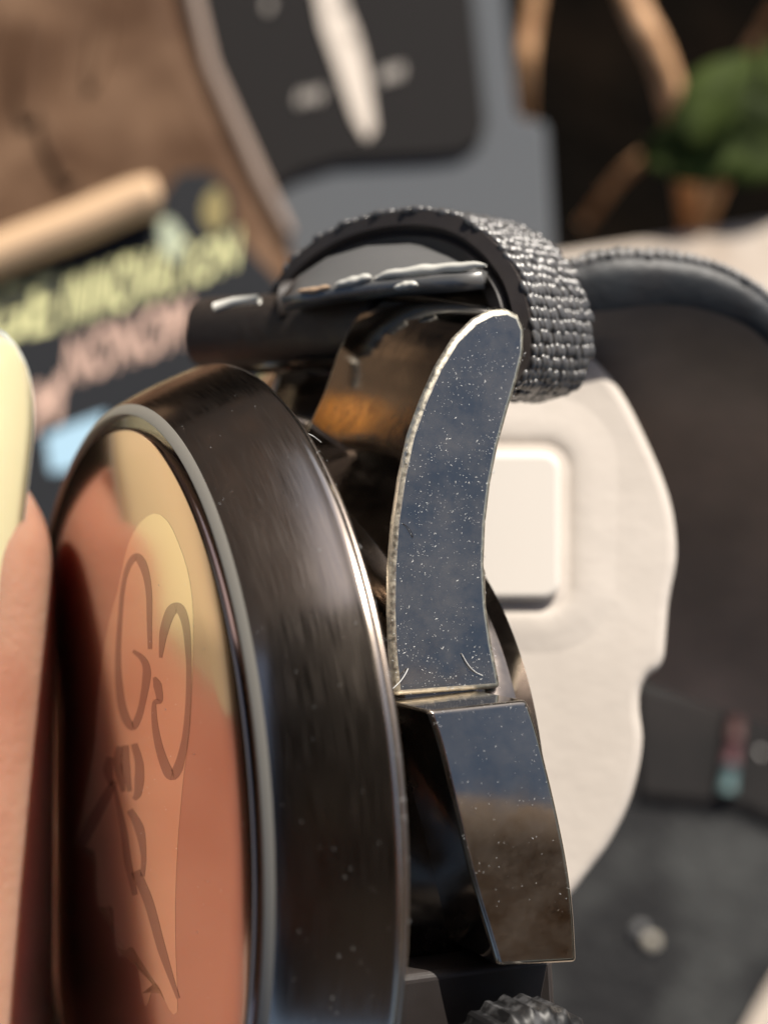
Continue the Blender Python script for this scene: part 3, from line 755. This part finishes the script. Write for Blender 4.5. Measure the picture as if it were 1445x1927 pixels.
for k in range(70):
    a_ = random.uniform(-.5, 1.2); r_ = random.uniform(4, 18.2); speck(Vector((.01, r_ * math.sin(a_), r_ * math.cos(a_))), random.choice((.012, .018, .026)), Vector((1, 0, 0)))
for k in range(60):
    ph = random.uniform(-.1, .95); speck(Vector((-4.75 - random.random() * .3, 21.95 * math.sin(ph), 21.95 * math.cos(ph))), random.choice((.02, .03)), Vector((0, math.sin(ph), math.cos(ph))))
me = bpy.data.meshes.new('dust'); me.from_pydata([tuple(v * MM) for v in V], [], F); me.materials.append(m_dust)
du = bpy.data.objects.new('dust', me); COL.objects.link(du); du.matrix_world = watch.matrix_world.copy()
tag(du, 'fine white dust specks scattered over the lug and bezel', 'dust', kind='stuff')
def lint(pts, r, m, label):
    bm = bmesh.new(); q = smooth_open([toL(A(0, 0, 1)) * 0 + v for v in pts], 6); tube(bm, q, r, 6)
    o = obj('lint_fibre', bm, m); o.matrix_world = watch.matrix_world.copy(); return tag(o, label, 'lint', 'lint fibres on the watch')
lint([U(868, 1230, 12.53), U(880, 1250, 12.6), U(893, 1264, 12.6), U(908, 1272, 12.53)], .022, m_dust, 'curved white lint fibre near the lower end of the lug face')
lint([U(758, 985, 12.53), U(768, 992, 12.6), U(775, 1003, 12.6), U(777, 1012, 12.53)], .016, m_dust_dark, 'short dark lint fibre halfway down the lug face')
lint([U(768, 1258, 12.55), U(762, 1270, 12.7), U(752, 1284, 12.8), U(733, 1302, 12.9)], .022, m_dust, 'white lint fibre hanging over the lower left lug corner')
lint([U(638, 985, 16.5), U(650, 998, 16.7), U(664, 1012, 16.7), U(680, 1031, 16.2)], .02, m_dust, 'white lint fibre lying over the bezel edge beside the lug')
lint([U(553, 805, 9.5), U(570, 812, 9.8), U(588, 820, 9.8), U(604, 832, 9.5)], .02, m_dust, 'pale lint fibre where the bezel meets the lug root')

# ================= PHONE AND ARM, UNSEEN, ADDED FOR REFLECTIONS =================
ph = empty('added_smartphone', 'black phone added behind the viewpoint, unseen, for its black reflection in the bezel', 'phone', cam2w((0, 0, 6)), M3)
bm = bmesh.new(); prism(bm, [Vector((x, y, 0)) for x, y in rrect(-40, -82, 38, 84, 9)], (0, 0, 8)); bevel_mod(obj('added_phone_body', bm, m_added_phone, ph, smooth=False), 1, 3)  # unseen slab sized so the lower bezel mirrors black

m_added_sleeve = mat('added brown knitted sleeve', (0.30, 0.235, 0.185), 0.85, bump=(300, .6, .001), var=(60, (.24, .18, .135), .4, .6))
added_arm = empty('added_arm', 'photographer arm in a brown sleeve behind the viewpoint, unseen, for its brown reflection', 'added_arm', cam2w((90, -58, 20)), M3)
bm = bmesh.new(); tube(bm, smooth_open([Vector((-18, 22, -2)), Vector((0, 10, 0)), Vector((40, -6, 5)), Vector((110, -34, 22)), Vector((240, -100, 60))], 8), lambda t: 27 + 16 * t, 32)
obj('added_sleeve', bm, m_added_sleeve, added_arm)
bm = bmesh.new()
tube(bm, smooth_open([Vector((0, 8, 0)), Vector((-16, 24, -3)), Vector((-30, 44, -4)), Vector((-38, 60, -3))], 6), lambda t: 22 - 4 * t, 24, flat=.7)
for k in range(4):
    y0 = 34 + 15 * k
    tube(bm, smooth_open([Vector((-24, y0 - 4, -2)), Vector((-34, y0 + 4, -9)), Vector((-46, y0 + 8, -10)), Vector((-55, y0 + 8, -7))], 5), lambda t: 8.2 - 2 * t, 16)
tube(bm, smooth_open([Vector((-10, 20, 6)), Vector((-26, 50, 10)), Vector((-44, 66, 9)), Vector((-56, 74, 8))], 5), lambda t: 10 - 3 * t, 16)
hk = obj('added_arm_skin', bm, m_skin, added_arm)
rm = hk.modifiers.new('remesh', 'REMESH'); rm.mode = 'VOXEL'; rm.voxel_size = .002; rm.use_smooth_shade = True
sm = hk.modifiers.new('smooth', 'SMOOTH'); sm.factor = .5; sm.iterations = 5

# fruit and mat added out of view for warm reflections in the lug flank
c0 = Vector((-362, 308, -106)); mt = bmesh.new()
prism(mt, [Vector((-700, 250, -106)), Vector((-200, 250, -106)), Vector((-220, 680, -106)), Vector((-700, 680, -106))], (0, 0, -12))
tag(obj('added_mat', mt, mat('added tan straw', (.24, .15, .085), .8, var=(14, (.05, .036, .024), .4, .6)), smooth=False), 'added tan straw mat on the ground, added out of view for a warm reflection', 'mat')
bm = bmesh.new(); bmesh.ops.create_uvsphere(bm, u_segments=40, v_segments=24, radius=18)
for v in bm.verts:
    rr = math.hypot(v.co.x, v.co.y); v.co.z = v.co.z * .93 - 4 * math.exp(-(rr / 8) ** 2) * (1 if v.co.z > 0 else -1) + 16.5
ap = obj('added_pumpkin', bm, mat('added pumpkin skin', (0.95, 0.42, 0.08), .55, sss=.2, var=(60, (.85, .30, .05), .4, .65))); ap.location = c0 * MM
tag(ap, 'small round orange pumpkin on the straw mat, unseen, for the orange reflection in the lug', 'added_pumpkin')
